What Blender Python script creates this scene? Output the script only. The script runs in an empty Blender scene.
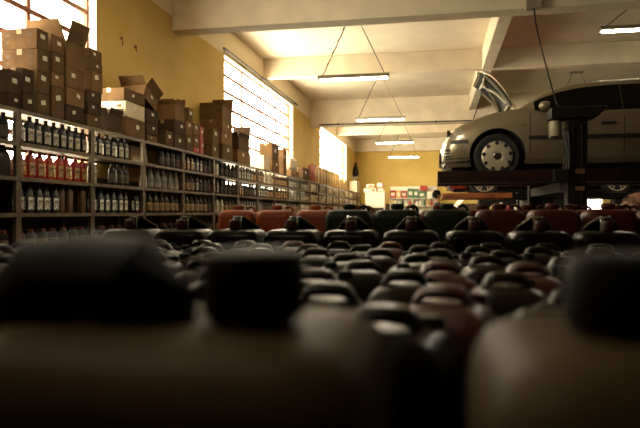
import bpy, bmesh, math, random
from mathutils import Vector, Matrix
random.seed(7)
C = bpy.context.scene.collection
SC = bpy.context.scene
PI = math.pi
# ------------------------------------------------------------------ camera model
F, PHI, VH, ZC = 600.0, math.atan(116/600.0), 212.0, 1.10
SP, CP = math.sin(PHI), math.cos(PHI)
def ray(u):
    xc = (u-320)/F
    return (-SP+xc*CP, CP+xc*SP)
def y_on_x(u, X):
    a, b = ray(u); return X*b/a
def x_on_y(u, Y):
    a, b = ray(u); return Y*a/b
def depth(X, Y): return -SP*X+CP*Y
def z_at(v, X, Y): return ZC+(VH-v)*depth(X, Y)/F
ORD = ['zeroth','first','second','third','fourth','fifth','sixth','seventh','eighth','ninth','tenth','eleventh','twelfth',
       'thirteenth','fourteenth','fifteenth','sixteenth','seventeenth','eighteenth','nineteenth','twentieth','twenty-first',
       'twenty-second','twenty-third','twenty-fourth','twenty-fifth','twenty-sixth','twenty-seventh','twenty-eighth']

# ------------------------------------------------------------------ materials
MATS = {}
def mat(name, col, rough=.6, metal=0.0, var=.12, scale=8.0, bump=0.0, spec=.5, emit=None, estr=0.0, coat=0.0, col2=None, rand=0.0):
    if name in MATS: return MATS[name]
    m = bpy.data.materials.new(name); m.use_nodes = True
    nt = m.node_tree; N = nt.nodes; L = nt.links
    b = N['Principled BSDF']
    b.inputs['Roughness'].default_value = rough
    b.inputs['Metallic'].default_value = metal
    b.inputs['Specular IOR Level'].default_value = spec
    b.inputs['Coat Weight'].default_value = coat
    tc = N.new('ShaderNodeTexCoord'); nz = N.new('ShaderNodeTexNoise')
    nz.inputs['Scale'].default_value = scale; nz.inputs['Detail'].default_value = 4
    L.new(tc.outputs['Object'], nz.inputs['Vector'])
    rp = N.new('ShaderNodeValToRGB')
    c2 = col2 if col2 else tuple(max(0, c*(1-2.2*var)) for c in col)
    rp.color_ramp.elements[0].position = .32; rp.color_ramp.elements[0].color = (*c2, 1)
    rp.color_ramp.elements[1].position = .66; rp.color_ramp.elements[1].color = (*[min(1, c*(1+var)) for c in col], 1)
    L.new(nz.outputs['Fac'], rp.inputs['Fac'])
    out = rp.outputs['Color']
    if rand > 0:
        oi = N.new('ShaderNodeObjectInfo'); hs = N.new('ShaderNodeHueSaturation')
        mr = N.new('ShaderNodeMapRange'); mr.inputs['To Min'].default_value = 1-rand; mr.inputs['To Max'].default_value = 1+rand
        L.new(oi.outputs['Random'], mr.inputs['Value']); L.new(mr.outputs['Result'], hs.inputs['Value'])
        L.new(out, hs.inputs['Color']); out = hs.outputs['Color']
    L.new(out, b.inputs['Base Color'])
    if bump > 0:
        bp = N.new('ShaderNodeBump'); bp.inputs['Strength'].default_value = bump; bp.inputs['Distance'].default_value = .01
        n2 = N.new('ShaderNodeTexNoise'); n2.inputs['Scale'].default_value = scale*5
        L.new(tc.outputs['Object'], n2.inputs['Vector'])
        L.new(n2.outputs['Fac'], bp.inputs['Height']); L.new(bp.outputs['Normal'], b.inputs['Normal'])
    if emit:
        b.inputs['Emission Color'].default_value = (*emit, 1); b.inputs['Emission Strength'].default_value = estr
    MATS[name] = m
    return m

def wall_mat():
    """yellow paint below a line, cream above; dark brown low down, shade painted in"""
    m = bpy.data.materials.new('painted_wall'); m.use_nodes = True
    nt = m.node_tree; N = nt.nodes; L = nt.links; b = N['Principled BSDF']
    b.inputs['Roughness'].default_value = .75; b.inputs['Specular IOR Level'].default_value = .2
    tc = N.new('ShaderNodeTexCoord'); sp = N.new('ShaderNodeSeparateXYZ')
    L.new(tc.outputs['Object'], sp.inputs['Vector'])
    def step(z):
        g = N.new('ShaderNodeMath'); g.operation = 'GREATER_THAN'; g.inputs[1].default_value = z
        L.new(sp.outputs['Z'], g.inputs[0]); return g.outputs[0]
    nz = N.new('ShaderNodeTexNoise'); nz.inputs['Scale'].default_value = 1.6; nz.inputs['Detail'].default_value = 6
    L.new(tc.outputs['Object'], nz.inputs['Vector'])
    rp = N.new('ShaderNodeValToRGB')
    rp.color_ramp.elements[0].position = .3; rp.color_ramp.elements[0].color = (.55, .375, .10, 1)
    rp.color_ramp.elements[1].position = .7; rp.color_ramp.elements[1].color = (.63, .445, .135, 1)
    L.new(nz.outputs['Fac'], rp.inputs['Fac'])
    m1 = N.new('ShaderNodeMix'); m1.data_type = 'RGBA'
    L.new(step(4.05), m1.inputs['Factor']); L.new(rp.outputs['Color'], m1.inputs['A']); m1.inputs['B'].default_value = (.80, .70, .50, 1)
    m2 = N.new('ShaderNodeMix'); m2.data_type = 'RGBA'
    L.new(step(1.50), m2.inputs['Factor']); m2.inputs['A'].default_value = (.085, .055, .028, 1); L.new(m1.outputs['Result'], m2.inputs['B'])  # wall under the sills coloured dark brown to stand for shade
    L.new(m2.outputs['Result'], b.inputs['Base Color'])
    n2 = N.new('ShaderNodeTexNoise'); n2.inputs['Scale'].default_value = 30
    L.new(tc.outputs['Object'], n2.inputs['Vector'])
    bp = N.new('ShaderNodeBump'); bp.inputs['Strength'].default_value = .25; bp.inputs['Distance'].default_value = .01
    L.new(n2.outputs['Fac'], bp.inputs['Height']); L.new(bp.outputs['Normal'], b.inputs['Normal'])
    return m

def pane_mat():
    m = bpy.data.materials.new('window_glass'); m.use_nodes = True
    nt = m.node_tree; N = nt.nodes; L = nt.links
    N.remove(N['Principled BSDF']); o = N['Material Output']
    t = N.new('ShaderNodeBsdfTransparent'); t.inputs['Color'].default_value = (.93, .93, .9, 1)
    g = N.new('ShaderNodeBsdfGlossy'); g.inputs['Roughness'].default_value = .05
    mx = N.new('ShaderNodeMixShader'); mx.inputs['Fac'].default_value = .06
    L.new(t.outputs[0], mx.inputs[1]); L.new(g.outputs[0], mx.inputs[2]); L.new(mx.outputs[0], o.inputs['Surface'])
    return m

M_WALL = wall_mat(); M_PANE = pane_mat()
M_CEIL = mat('ceiling_paint', (.76, .675, .51), .8, var=.05, scale=1.3, bump=.3, spec=.2)
M_BEAM = mat('beam_paint', (.70, .61, .455), .8, var=.06, scale=2, bump=.25, spec=.2)
M_FLOOR = mat('concrete_floor', (.10, .075, .05), .7, var=.2, scale=1.5, bump=.2)
M_REVEAL = mat('window_reveal', (.80, .76, .66), .7, var=.04)
M_BAR = mat('rusty_bar', (.30, .10, .045), .6, var=.25, scale=20)
M_DKMETAL = mat('dark_metal', (.025, .02, .016), .45, .6, var=.2, scale=12)
M_SHELF = mat('shelf_steel', (.125, .086, .044), .5, .4, var=.18, scale=14, bump=.1)
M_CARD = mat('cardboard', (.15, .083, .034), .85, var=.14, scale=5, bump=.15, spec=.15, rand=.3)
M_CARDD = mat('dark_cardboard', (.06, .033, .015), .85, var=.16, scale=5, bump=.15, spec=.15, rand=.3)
M_CREAM = mat('white_carton', (.60, .50, .33), .8, var=.06, scale=5, spec=.15)
M_REDC = mat('red_carton', (.36, .035, .02), .7, var=.15, scale=5)
M_TAPE = mat('packing_tape', (.36, .27, .15), .25, var=.1, spec=.8)
M_PRINT = mat('printed_ink', (.10, .06, .03), .8, var=.1)
M_PAPER = mat('paper_label', (.68, .62, .48), .6, var=.1, scale=60)
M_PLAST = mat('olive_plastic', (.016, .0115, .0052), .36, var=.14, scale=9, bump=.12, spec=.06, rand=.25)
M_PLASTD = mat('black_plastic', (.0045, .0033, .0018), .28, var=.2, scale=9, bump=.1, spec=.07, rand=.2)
M_PLASTR = mat('dark_red_plastic', (.055, .008, .004), .4, var=.15, scale=9, bump=.1, spec=.5)
M_ORANGE = mat('orange_plastic', (.22, .046, .010), .5, var=.12, scale=9, bump=.1, rand=.12, spec=.2)
M_REDJ = mat('brick_red_plastic', (.070, .012, .0045), .5, var=.14, scale=9, bump=.1, rand=.15, spec=.12)
M_GREEN = mat('dark_green_plastic', (.010, .0135, .004), .42, var=.15, scale=9, bump=.1, spec=.1)
M_RIM = mat('glossy_rim_glint', (.10, .082, .05), .25, var=.1, spec=.5)  # paler than the handle: window glints put into the rim colour
M_CAPR = mat('red_cap', (.04, .007, .004), .5, var=.12, spec=.2)
M_CAPK = mat('black_cap', (.004, .003, .002), .6, var=.12, spec=.15)
M_WOOD = mat('timber', (.12, .075, .04), .8, var=.25, scale=4, bump=.3)
M_HOUS = mat('lamp_housing', (.30, .26, .19), .5, .2, var=.1)
M_TUBE = mat('fluorescent_tube', (.9, .85, .7), .4, var=.01, emit=(1.0, .89, .68), estr=72.0)
M_WIRE = mat('wire', (.16, .12, .08), .5, .5, var=.1)
M_SILVER = mat('silver_paint', (.33, .265, .17), .30, .6, var=.02, scale=60, coat=.6)
M_REDP = mat('red_paint', (.25, .02, .015), .3, .2, var=.03, coat=.6)
M_GLASSK = mat('tinted_glass', (.005, .004, .003), .10, 0, var=.05, spec=.22)
M_TRIM = mat('black_trim', (.02, .018, .015), .5, var=.1)
M_TYRE = mat('tyre_rubber', (.014, .013, .012), .8, var=.15, scale=30)
M_HUB = mat('hubcap_silver', (.52, .45, .33), .35, .4, var=.05)
M_CHROME = mat('chrome', (.75, .70, .6), .15, 1.0, var=.03)
M_LENS = mat('headlight_lens', (.42, .38, .30), .15, .3, var=.1, spec=.8)
M_UNDER = mat('underbody', (.018, .015, .012), .8, var=.2)
M_LIFT = mat('lift_paint', (.020, .006, .003), .55, .1, var=.3, scale=9, spec=.15)
M_LIFTO = mat('lift_orange_paint', (.34, .10, .03), .5, .1, var=.25, scale=9)
M_POST = mat('post_paint', (.010, .0075, .005), .55, .1, var=.2, scale=8, spec=.15)
M_WHITE = mat('white_laminate', (.80, .74, .60), .5, var=.03)
M_SKIN = mat('skin', (.30, .15, .08), .6, var=.06)
M_HAIR = mat('hair', (.008, .006, .005), .8, var=.2, scale=60, spec=.05)
M_SHIRT = mat('dark_shirt', (.03, .022, .018), .8, var=.15)
M_TROUS = mat('dark_trousers', (.022, .02, .022), .85, var=.15)
M_FOAM = mat('plastic_wrap', (.30, .15, .09), .12, var=.4, scale=12, spec=.9)

# ------------------------------------------------------------------ mesh builder
class MB:
    def __init__(s): s.v = []; s.f = []
    def box(s, x0, x1, y0, y1, z0, z1):
        b = len(s.v)
        s.v += [(x0,y0,z0),(x1,y0,z0),(x1,y1,z0),(x0,y1,z0),(x0,y0,z1),(x1,y0,z1),(x1,y1,z1),(x0,y1,z1)]
        s.f += [tuple(b+i for i in q) for q in ((0,3,2,1),(4,5,6,7),(0,1,5,4),(1,2,6,5),(2,3,7,6),(3,0,4,7))]
        return s
    def obox(s, M, sx, sy, sz):
        b = len(s.v)
        for z in (-.5,.5):
            for x,y in ((-.5,-.5),(.5,-.5),(.5,.5),(-.5,.5)):
                s.v.append(tuple(M @ Vector((x*sx, y*sy, z*sz))))
        s.f += [tuple(b+i for i in q) for q in ((0,3,2,1),(4,5,6,7),(0,1,5,4),(1,2,6,5),(2,3,7,6),(3,0,4,7))]
        return s
    def loft(s, rings, cap0=True, cap1=True, closed=True):
        n = len(rings[0]); b = len(s.v)
        for r in rings: s.v += [tuple(p) for p in r]
        for i in range(len(rings)-1):
            for j in range(n if closed else n-1):
                k = (j+1) % n
                s.f.append((b+i*n+j, b+i*n+k, b+(i+1)*n+k, b+(i+1)*n+j))
        if cap0: s.f.append(tuple(b+j for j in reversed(range(n))))
        if cap1: s.f.append(tuple(b+(len(rings)-1)*n+j for j in range(n)))
        return s
    def lathe(s, prof, n=14, M=None, cap0=True, cap1=True):
        M = M or Matrix()
        rings = [[M @ Vector((r*math.cos(2*PI*j/n), r*math.sin(2*PI*j/n), z)) for j in range(n)] for r, z in prof]
        return s.loft(rings, cap0, cap1)
    def tube(s, pts, r, n=6, flat=1.0):
        pts = [Vector(p) for p in pts]; rings = []
        for i, p in enumerate(pts):
            t = (pts[min(i+1, len(pts)-1)]-pts[max(i-1, 0)]).normalized()
            up = Vector((0,0,1)) if abs(t.z) < .95 else Vector((1,0,0))
            a = t.cross(up).normalized(); b = a.cross(t).normalized()
            rr = r[i] if isinstance(r, (list, tuple)) else r
            rings.append([p+a*(rr*math.cos(2*PI*j/n))+b*(rr*flat*math.sin(2*PI*j/n)) for j in range(n)])
        return s.loft(rings)
    def mesh(s, name, smooth=False):
        me = bpy.data.meshes.new(name); me.from_pydata(s.v, [], s.f); me.update()
        bm = bmesh.new(); bm.from_mesh(me); bmesh.ops.recalc_face_normals(bm, faces=bm.faces); bm.to_mesh(me); bm.free()
        if smooth:
            for p in me.polygons: p.use_smooth = True
            if smooth != 'all':
                for e in sharp_edges(me): me.edges[e].use_edge_sharp = True
        return me
    def build(s, name, m, parent=None, smooth=False, bevel=0, loc=None):
        o = bpy.data.objects.new(name, s.mesh(name, smooth)); C.objects.link(o)
        o.data.materials.append(m)
        if parent: o.parent = parent
        if loc: o.location = loc
        if bevel:
            md = o.modifiers.new('bevel', 'BEVEL'); md.width = bevel; md.segments = 2; md.limit_method = 'ANGLE'
        return o
def sharp_edges(me, lim=.75):
    nf = {}
    for p in me.polygons:
        for k in p.edge_keys: nf.setdefault(k, []).append(p.normal)
    out = []
    for i, e in enumerate(me.edges):
        n = nf.get(tuple(sorted(e.vertices)), [])
        if len(n) == 2 and n[0].length > 0 and n[1].length > 0 and n[0].angle(n[1]) > lim: out.append(i)
    return out
def rrect(w, d, r, z, n=4, cx=0, cy=0):
    r = min(r, w/2-1e-4, d/2-1e-4); out = []
    for k, (sx, sy) in enumerate(((1,1),(-1,1),(-1,-1),(1,-1))):
        for i in range(n+1):
            a = PI/2*k+PI/2*i/n
            out.append((cx+sx*(w/2-r)+r*math.cos(a), cy+sy*(d/2-r)+r*math.sin(a), z))
    return out
def tag(o, label, cat=None, group=None, kind=None):
    if label: o['label'] = label
    if cat: o['category'] = cat
    if group: o['group'] = group
    if kind: o['kind'] = kind
    return o
def empty(name, loc=(0,0,0), rz=0):
    o = bpy.data.objects.new(name, None); C.objects.link(o); o.location = loc; o.rotation_euler = (0,0,rz); o.empty_display_size = .1
    return o
def struct(name, mb, m, parent=None, **k):
    o = mb.build(name, m, parent, **k)
    if not parent: o['kind'] = 'structure'
    return o
KIDS = {}
def kids(o):
    return [c for c in PROTO_KIDS.get(o.name, [])]
PROTO_KIDS = {}
def proto(o):
    """remember the children of a finished thing so copies need no search"""
    def rec(q):
        PROTO_KIDS[q.name] = [c for c in q.children]
        for c in q.children: rec(c)
    rec(o); return o
def copy_tree(o, parent=None, swap=None):
    c = o.copy(); C.objects.link(c); c.parent = parent
    for ch in PROTO_KIDS[o.name]: copy_tree(ch, c)
    return c

# ------------------------------------------------------------------ the room
WX, BX, YF, YB, ZT = -3.90, 9.0, -3.0, 29.2, 4.62
struct('floor', MB().box(WX-.3, BX+.3, YF-.3, YB+.3, -.1, 0), M_FLOOR)
struct('ceiling', MB().box(WX-.3, BX+.3, YF-.3, YB+.3, ZT, ZT+.12), M_CEIL)
WIN = [(4.3, 6.40), (10.70, 16.2), (20.2, 26.3)]
WZ0, WZ1 = 1.56, 4.06
wl = MB(); y = YF
for a, b in WIN:
    wl.box(WX-.25, WX, y, a, 0, ZT)
    wl.box(WX-.25, WX, a, b, 0, WZ0); wl.box(WX-.25, WX, a, b, WZ1, ZT); y = b
wl.box(WX-.25, WX, y, YB, 0, ZT)
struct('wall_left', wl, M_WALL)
# back wall with one small opening low on the far side
bw = MB(); bx0, bx1, bz0, bz1 = 6.55, 7.45, 1.22, 1.95
bw.box(WX, bx0, YB, YB+.25, 0, ZT); bw.box(bx1, BX, YB, YB+.25, 0, ZT); bw.box(bx0, bx1, YB, YB+.25, 0, bz0); bw.box(bx0, bx1, YB, YB+.25, bz1, ZT)
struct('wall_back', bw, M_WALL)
rw = MB()
rw.box(BX, BX+.25, YF, YB, 0, ZT)
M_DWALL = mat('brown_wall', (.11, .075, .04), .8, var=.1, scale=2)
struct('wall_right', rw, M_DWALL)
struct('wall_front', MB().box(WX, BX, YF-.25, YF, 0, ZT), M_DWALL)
for i, (a, b) in enumerate(WIN):
    t = empty('window_%d' % (i+1), (WX-.12, a, WZ0)); t['kind'] = 'structure'
    n_h, W, H = 8, b-a, WZ1-WZ0
    fr = MB()
    for s0, s1 in ((0, .04), (W-.04, W)): fr.box(-.02, .02, s0, s1, 0, H)
    fr.box(-.02, .02, 0, W, 0, .04); fr.box(-.02, .02, 0, W, H-.04, H)
    fr.build('window_frame', M_BAR, t)
    br = MB()
    for k in range(1, n_h): br.box(-.012, .012, .04, W-.04, H*k/n_h-.026, H*k/n_h+.026)
    nv = 2 if i == 0 else 4
    for k in range(1, nv): br.box(-.014, .014, W*k/nv-.026, W*k/nv+.026, .04, H-.04)
    br.build('glazing_bars', M_BAR, t)
    MB().box(-.003, .003, .03, W-.03, .03, H-.03).build('window_pane', M_PANE, t)
    rv = MB()
    rv.box(.02, .121, -.0, .012, 0, H); rv.box(.02, .121, W-.012, W, 0, H); rv.box(.02, .121, 0, W, H-.012, H)
    rv.build('window_reveal', M_REVEAL, t)
    MB().box(.0, .14, 0, W, -.0, .03).build('window_sill', M_REVEAL, t)
t = empty('window_4', (bx0, YB+.1, bz0)); t['kind'] = 'structure'
fr = MB(); w4, h4 = bx1-bx0, bz1-bz0
for s0, s1 in ((0, .03), (w4-.03, w4)): fr.box(s0, s1, -.02, .02, 0, h4)
fr.box(0, w4, -.02, .02, 0, .03); fr.box(0, w4, -.02, .02, h4-.03, h4)
fr.build('window_frame', M_BAR, t)
MB().box(.02, w4-.02, -.003, .003, .02, h4-.02).build('window_pane', M_PANE, t)
# beams
for (y0, y1, zb) in ((8.44, 8.74, 3.83), (18.55, 18.85, 3.80), (28.92, 29.2, 4.03)):
    struct('ceiling_beam', MB().box(WX, BX, y0, y1, zb, ZT), M_BEAM, bevel=.012)
for (y0, y1, zb) in ((13.3, 13.5, 4.17), (23.6, 23.8, 4.17)):
    struct('ceiling_beam', MB().box(WX, BX, y0, y1, zb, ZT), M_BEAM, bevel=.012)
for (y0, y1) in ((8.74, 13.3), (13.5, 18.55), (18.85, 23.6), (23.8, 28.92)):
    struct('ceiling_beam', MB().box(.97, 1.19, y0, y1, 4.16, ZT), M_BEAM, bevel=.012)
# dark rail above the second window, and dark conduit under the third beam
r = MB().tube([(WX+.05, 10.55, 4.13), (WX+.05, 16.55, 4.13)], .02)
for yy in (10.7, 13.1, 16.4): r.box(WX, WX+.07, yy-.02, yy+.02, 4.115, 4.15)
tag(r.build('curtain_rail', M_DKMETAL), 'thin dark rail fixed along the top of the middle wall window', 'rail')
r = MB().tube([(WX+.3, 18.52, 3.84), (BX-.2, 18.52, 3.84)], .02)
for xx in (-3, 0, 3, 6): r.box(xx-.02, xx+.02, 18.5, 18.545, 3.81, 3.87)
tag(r.build('conduit_pipe', M_DKMETAL), 'dark conduit pipe running along the lower edge of the third cross beam', 'pipe')
# two small marks / hooks on the near yellow wall
for nm, uu, vv in (('upper', 121, 38), ('lower', 135, 47)):
    yy = y_on_x(uu, WX); zz = z_at(vv, WX, yy)
    h = MB().lathe([(.022, 0), (.022, .012), (.01, .03)], 10, Matrix.Translation((WX, yy, zz)) @ Matrix.Rotation(PI/2, 4, 'Y'))
    h.tube([(WX+.02, yy, zz), (WX+.03, yy-.005, zz-.06), (WX+.018, yy, zz-.10 if nm == 'upper' else zz-.05)], .006)
    tag(h.build('wall_hook', M_BAR), 'small rusty wall hook on yellow wall, the %s of two' % nm, 'hook', 'hooks in the yellow wall')

# ------------------------------------------------------------------ lamps
def pendant(name, X, Y, Zlamp, label, length=1.30, short=False):
    t = empty(name, (X, Y, Zlamp)); tag(t, label, 'ceiling light', 'hanging fluorescent lights')
    h = MB(); L2 = length/2
    h.loft([[(x, y, z) for y, z in ((-.09,.0),(-.055,.075),(.055,.075),(.09,.0),(.075,.0),(.045,.05),(-.045,.05),(-.075,.0))] for x in (-L2, L2)])
    h.box(-L2, -L2+.02, -.085, .085, .0, .075); h.box(L2-.02, L2, -.085, .085, .0, .075)
    h.build('lamp_housing', M_HOUS, t)
    for yy in (-.035, .035):
        MB().lathe([(.008, -L2+.03), (.014, -L2+.045), (.014, L2-.045), (.008, L2-.03)], 10,
                   Matrix.Translation((0, yy, -.008)) @ Matrix.Rotation(PI/2, 4, 'Y')).build('fluorescent_tube', M_TUBE, t, smooth=True)
    zc = ZT-Zlamp
    MB().box(-.16, .16, -.05, .05, zc-.035, zc).build('ceiling_plate', M_HOUS, t)
    for s in (-1, 1):
        p = [(s*.10, 0, zc-.03), (s*(L2-.08), 0, .07)]
        if s == -1 and not short:   # the feed cable twists round the wire
            q = [Vector(p[0]).lerp(Vector(p[1]), k/14)+Vector((.018*math.sin(k*2.1), .018*math.cos(k*2.1), 0)) for k in range(15)]
            MB().tube(q, .008, 5).build('feed_cable', M_WIRE, t)
        MB().tube(p, .009, 5).build('suspension_wire', M_WIRE, t)
    return t
pendant('pendant_light', -1.48, 10.85, 3.53, 'lit fluorescent pendant on wires, the large first one beyond the front beam')
pendant('pendant_light', -1.44, 15.8, 3.53, 'lit fluorescent pendant on wires, second in the row toward the back wall')
pendant('pendant_light', -1.39, 20.7, 3.48, 'lit fluorescent pendant on wires, third in the row toward the back wall')
pendant('pendant_light', -1.35, 25.6, 3.42, 'lit fluorescent pendant on wires, last in the row before the yellow back wall')
pendant('pendant_light', 3.37, 10.85, 4.15, 'unlit-looking pale fluorescent fitting high above the silver car roof', short=True)
for yy_, w_ in ((20.7, 'third'), (25.6, 'fourth')): pendant('pendant_light', 3.43, yy_, 3.45, 'added fluorescent pendant hidden behind the silver car, %s in the row above the lifts' % w_)  # unseen lamps added to brighten the far end
for yy_, w_ in ((5.95, 'before the first beam'), (1.0, 'above the big near jerrycans')): pendant('pendant_light', -1.48, yy_, 3.53, 'added fluorescent pendant out of view, in line with the row, hanging %s' % w_)  # lamps added above the view to light the near cans
pendant('pendant_light', 3.46, 16.0, 3.30, 'pendant whose wires alone show above the silver car roof', short=True)

# ------------------------------------------------------------------ steel shelving
SXF, SXB = -3.5, -3.87
LEV = [.14, .47, .78, 1.09, 1.40, 1.70, 1.98]
POSTU = [19, 93, 144.4, 183.9, 214.3, 238.2, 258, 275, 289, 300.8]
POSTY = [y_on_x(u, SXF) for u in POSTU]
POSTY = [POSTY[0]-1.13] + POSTY
while POSTY[-1] < 27.6: POSTY.append(POSTY[-1]+1.29)
NB = len(POSTY)-1
for k in range(NB):
    y0, y1 = POSTY[k]+.001, POSTY[k+1]-.001
    t = empty('steel_shelving_unit', (SXF, y0, 0))
    tag(t, 'grey steel open shelving unit, %s bay from the near end of the wall run' % ORD[k+1], 'shelving', 'steel shelving units along the window wall')
    W = y1-y0; D = SXF-SXB
    for xx, yy, s in ((-.032, 0, 0), (-.032, W-.032, 1), (-D, 0, 0), (-D, W-.032, 1)):
        p = MB().box(xx, xx+.032, yy, yy+.032, 0, 1.979)
        p.build('post', M_SHELF, t)
    for z in LEV:
        m = MB().box(-D+.004, .004, .005, W-.005, z-.008, z)
        m.box(-.004, .006, .005, W-.005, z-.034, z+.001)
        m.box(-D+.002, -D+.010, .005, W-.005, z-.034, z+.001)
        m.build('shelf', M_SHELF, t)

# ------------------------------------------------------------------ bottles
def bottle_body(kind):
    m = MB()
    if kind == 'flat':      # flat shouldered one-litre oil bottle, neck set to one side
        R = [rrect(.060,.096,.02,0), rrect(.066,.104,.024,.006), rrect(.066,.104,.024,.150), rrect(.060,.094,.026,.175),
             rrect(.050,.074,.024,.197,cy=.008), rrect(.036,.042,.018,.212,cy=.014), rrect(.032,.032,.015,.222,cy=.014)]
        m.loft(R); cap = (.019, .222, .250, .014)
    elif kind == 'cone':    # conical neck
        R = [(.040,0),(.046,.008),(.046,.085),(.043,.11),(.030,.165),(.017,.205),(.014,.222)]
        m.lathe(R, 16); cap = (.017, .222, .250, 0)
    elif kind == 'round':
        R = [(.038,0),(.042,.006),(.042,.150),(.036,.178),(.020,.198),(.016,.215)]
        m.lathe(R, 16); cap = (.019, .215, .238, 0)
    elif kind == 'jug':     # four-litre jug with a handle loop
        R = [rrect(.12,.17,.04,0), rrect(.13,.19,.05,.01), rrect(.13,.19,.05,.15), rrect(.115,.165,.05,.195), rrect(.07,.09,.03,.225,cy=.02), rrect(.045,.045,.02,.24,cy=.03)]
        m.loft(R); cap = (.027, .24, .268, .03)
        m.tube([(0,-.01,.225),(0,-.05,.235),(0,-.082,.205),(0,-.088,.16)], .014, 8)
    elif kind == 'slab':    # plain tall flat container
        R = [rrect(.055,.075,.012,0), rrect(.06,.08,.014,.004), rrect(.06,.08,.014,.215), rrect(.05,.07,.014,.225)]
        m.loft(R); cap = (.015, .225, .240, .0)
    elif kind == 'squat':
        R = [(.042,0),(.046,.005),(.046,.10),(.040,.125),(.024,.135)]
        m.lathe(R, 16); cap = (.028, .135, .165, 0)
    return m, cap
LABS = {'flat': (.034, .070, .03, .14), 'jug': (.066, .12, .04, .15), 'slab': (.031, .055, .05, .17)}
BP = {}
def bottle_proto(key, kind, col, rough, labcol, capcol, words):
    if key in BP: return BP[key]
    mb, cap = bottle_body(kind)
    M = mat('bottle_'+key, col, rough, var=.08, scale=12, spec=.3, rand=.15)
    o = mb.build('oil_jug' if kind == 'jug' else 'oil_bottle', M, smooth=True)
    MB().lathe([(cap[0]*.92, cap[1]), (cap[0], cap[1]+.004), (cap[0], cap[2]-.004), (cap[0]*.85, cap[2])], 12, Matrix.Translation((0, cap[3], 0))).build('cap', mat('cap_'+key, capcol, .45, var=.08), o, smooth=True)
    if labcol:
        ml = MB()
        if kind in LABS:
            xx, w, z0, z1 = LABS[kind]; ml.box(xx-.003, xx+.0008, -w/2, w/2, z0, z1); ml.box(-w*.2, w*.2, -(.0966 if kind == 'jug' else .0526 if kind == 'flat' else .0408), -(.092 if kind == 'jug' else .049 if kind == 'flat' else .038), z0, z1)
        else:
            r = .0428 if kind == 'round' else .0466
            z0, z1 = (.03, .13) if kind == 'round' else (.02, .08)
            ml.lathe([(r, z0), (r, z1)], 16, cap0=False, cap1=False)
        lo = ml.build('label', mat('label_'+key, labcol, .5, var=.35, scale=45), o)
        mk = MB()
        if kind in LABS:
            xx, w, z0, z1 = LABS[kind]
            mk.box(xx, xx+.0016, -w*.34, w*.34, z0+(z1-z0)*.55, z0+(z1-z0)*.78); pass
            mk.build('printed_mark', mat('mark_'+key, tuple(c*.25 for c in labcol), .5, var=.1), lo)
    proto(o); BP[key] = (o, words); o['unused'] = 1
    return BP[key]
KINDS = {
 'black':  ('flat', (.012,.010,.008), .35, (.55,.48,.34), (.02,.016,.012), 'black oil bottle with pale label'),
 'red':    ('flat', (.34,.030,.014), .45, (.50,.30,.10), (.30,.03,.015), 'red oil bottle with gold label'),
 'white':  ('flat', (.014,.012,.010), .35, (.80,.74,.58), (.02,.016,.012), 'black oil bottle with white label'),
 'plain':  ('slab', (.13,.065,.022), .5, None, (.10,.05,.02), 'plain brown flat container'),
 'grey':   ('cone', (.20,.18,.14), .3, (.36,.30,.22), (.45,.40,.30), 'grey long-necked bottle'),
 'brown':  ('round', (.05,.028,.014), .35, (.42,.26,.12), (.30,.22,.12), 'brown round bottle with tan label'),
 'amber':  ('flat', (.05,.024,.010), .35, (.62,.36,.14), (.03,.02,.014), 'dark bottle with orange label'),
 'jug':    ('jug', (.045,.038,.026), .4, None, (.02,.016,.012), 'dark four-litre jug with loop handle'),
 'pale':   ('flat', (.46,.40,.28), .45, (.62,.54,.38), (.40,.34,.22), 'pale bottle with printed label'),
 'dark':   ('round', (.014,.011,.009), .35, (.10,.07,.04), (.02,.016,.012), 'black round bottle'),
 'low':    ('squat', (.012,.008,.005), .5, (.30,.20,.11), (.22,.07,.035), 'squat dark bottle with red-brown cap'),
}
for k, v in KINDS.items(): bottle_proto(k, *v)
used = set()
def put(key, x, y, z, rz, label, group, cat='bottle'):
    o, w = BP[key]
    if key not in used: used.add(key); c = o; del c['unused']
    else: c = copy_tree(o)
    c.location = (x, y, z); c.rotation_euler = (0, 0, rz)
    tag(c, label, 'jug' if key == 'jug' else cat, group)
    return c
# per bay and level: (list of kinds, with '.' for an empty place)
ROWN = {5: 'top row', 4: 'second row down', 3: 'third row down', 2: 'fourth row down'}
rng = random.Random(3)
PLAN = {
 (0,5): 'jug . jug . dark dark'.split(), (0,4): 'jug jug . jug jug'.split(), (0,3): 'dark . dark . . pale .'.split(), (0,2): 'low low . low low'.split(),
 (1,5): 'black black black black black black black black black'.split(), (1,4): 'red red red red red red red red'.split(),
 (1,3): 'white white white white white plain plain . plain'.split(), (1,2): 'low low low low low low low'.split(),
 (2,5): 'black black black black black black . .'.split(), (2,4): 'pale . . dark dark dark . .'.split(), (2,3): 'white white white white white white . white'.split(), (2,2): 'low low low low . low'.split(),
 (3,5): '. . . dark dark dark dark'.split(), (3,4): 'grey grey grey grey grey grey'.split(), (3,3): 'brown brown brown brown brown brown brown'.split(), (3,2): 'low low . low low low'.split(),
 (4,5): 'amber amber amber black black dark dark'.split(), (4,4): 'brown brown brown black dark dark dark'.split(), (4,3): 'brown brown brown brown brown brown dark'.split(), (4,2): 'low . low low low low'.split(),
 (5,5): 'pale pale dark dark dark dark'.split(), (5,4): 'amber black dark dark dark dark'.split(), (5,3): 'brown pale pale brown brown brown'.split(), (5,2): 'brown brown brown dark dark'.split(),
}
nind = 0
cells = []
for k in range(NB):
    for L in (5, 4, 3, 2):
        if (k, L) in PLAN: row = PLAN[(k, L)]
        else:
            c1, c2 = rng.choice(['black','white','brown','amber','pale','grey']), rng.choice(['dark','brown','black','pale'])
            n = rng.choice([7, 8, 8]); cut = rng.randint(3, n)
            row = [c1]*cut+[c2]*(n-cut)
        cells.append((k, L, row))
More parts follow.
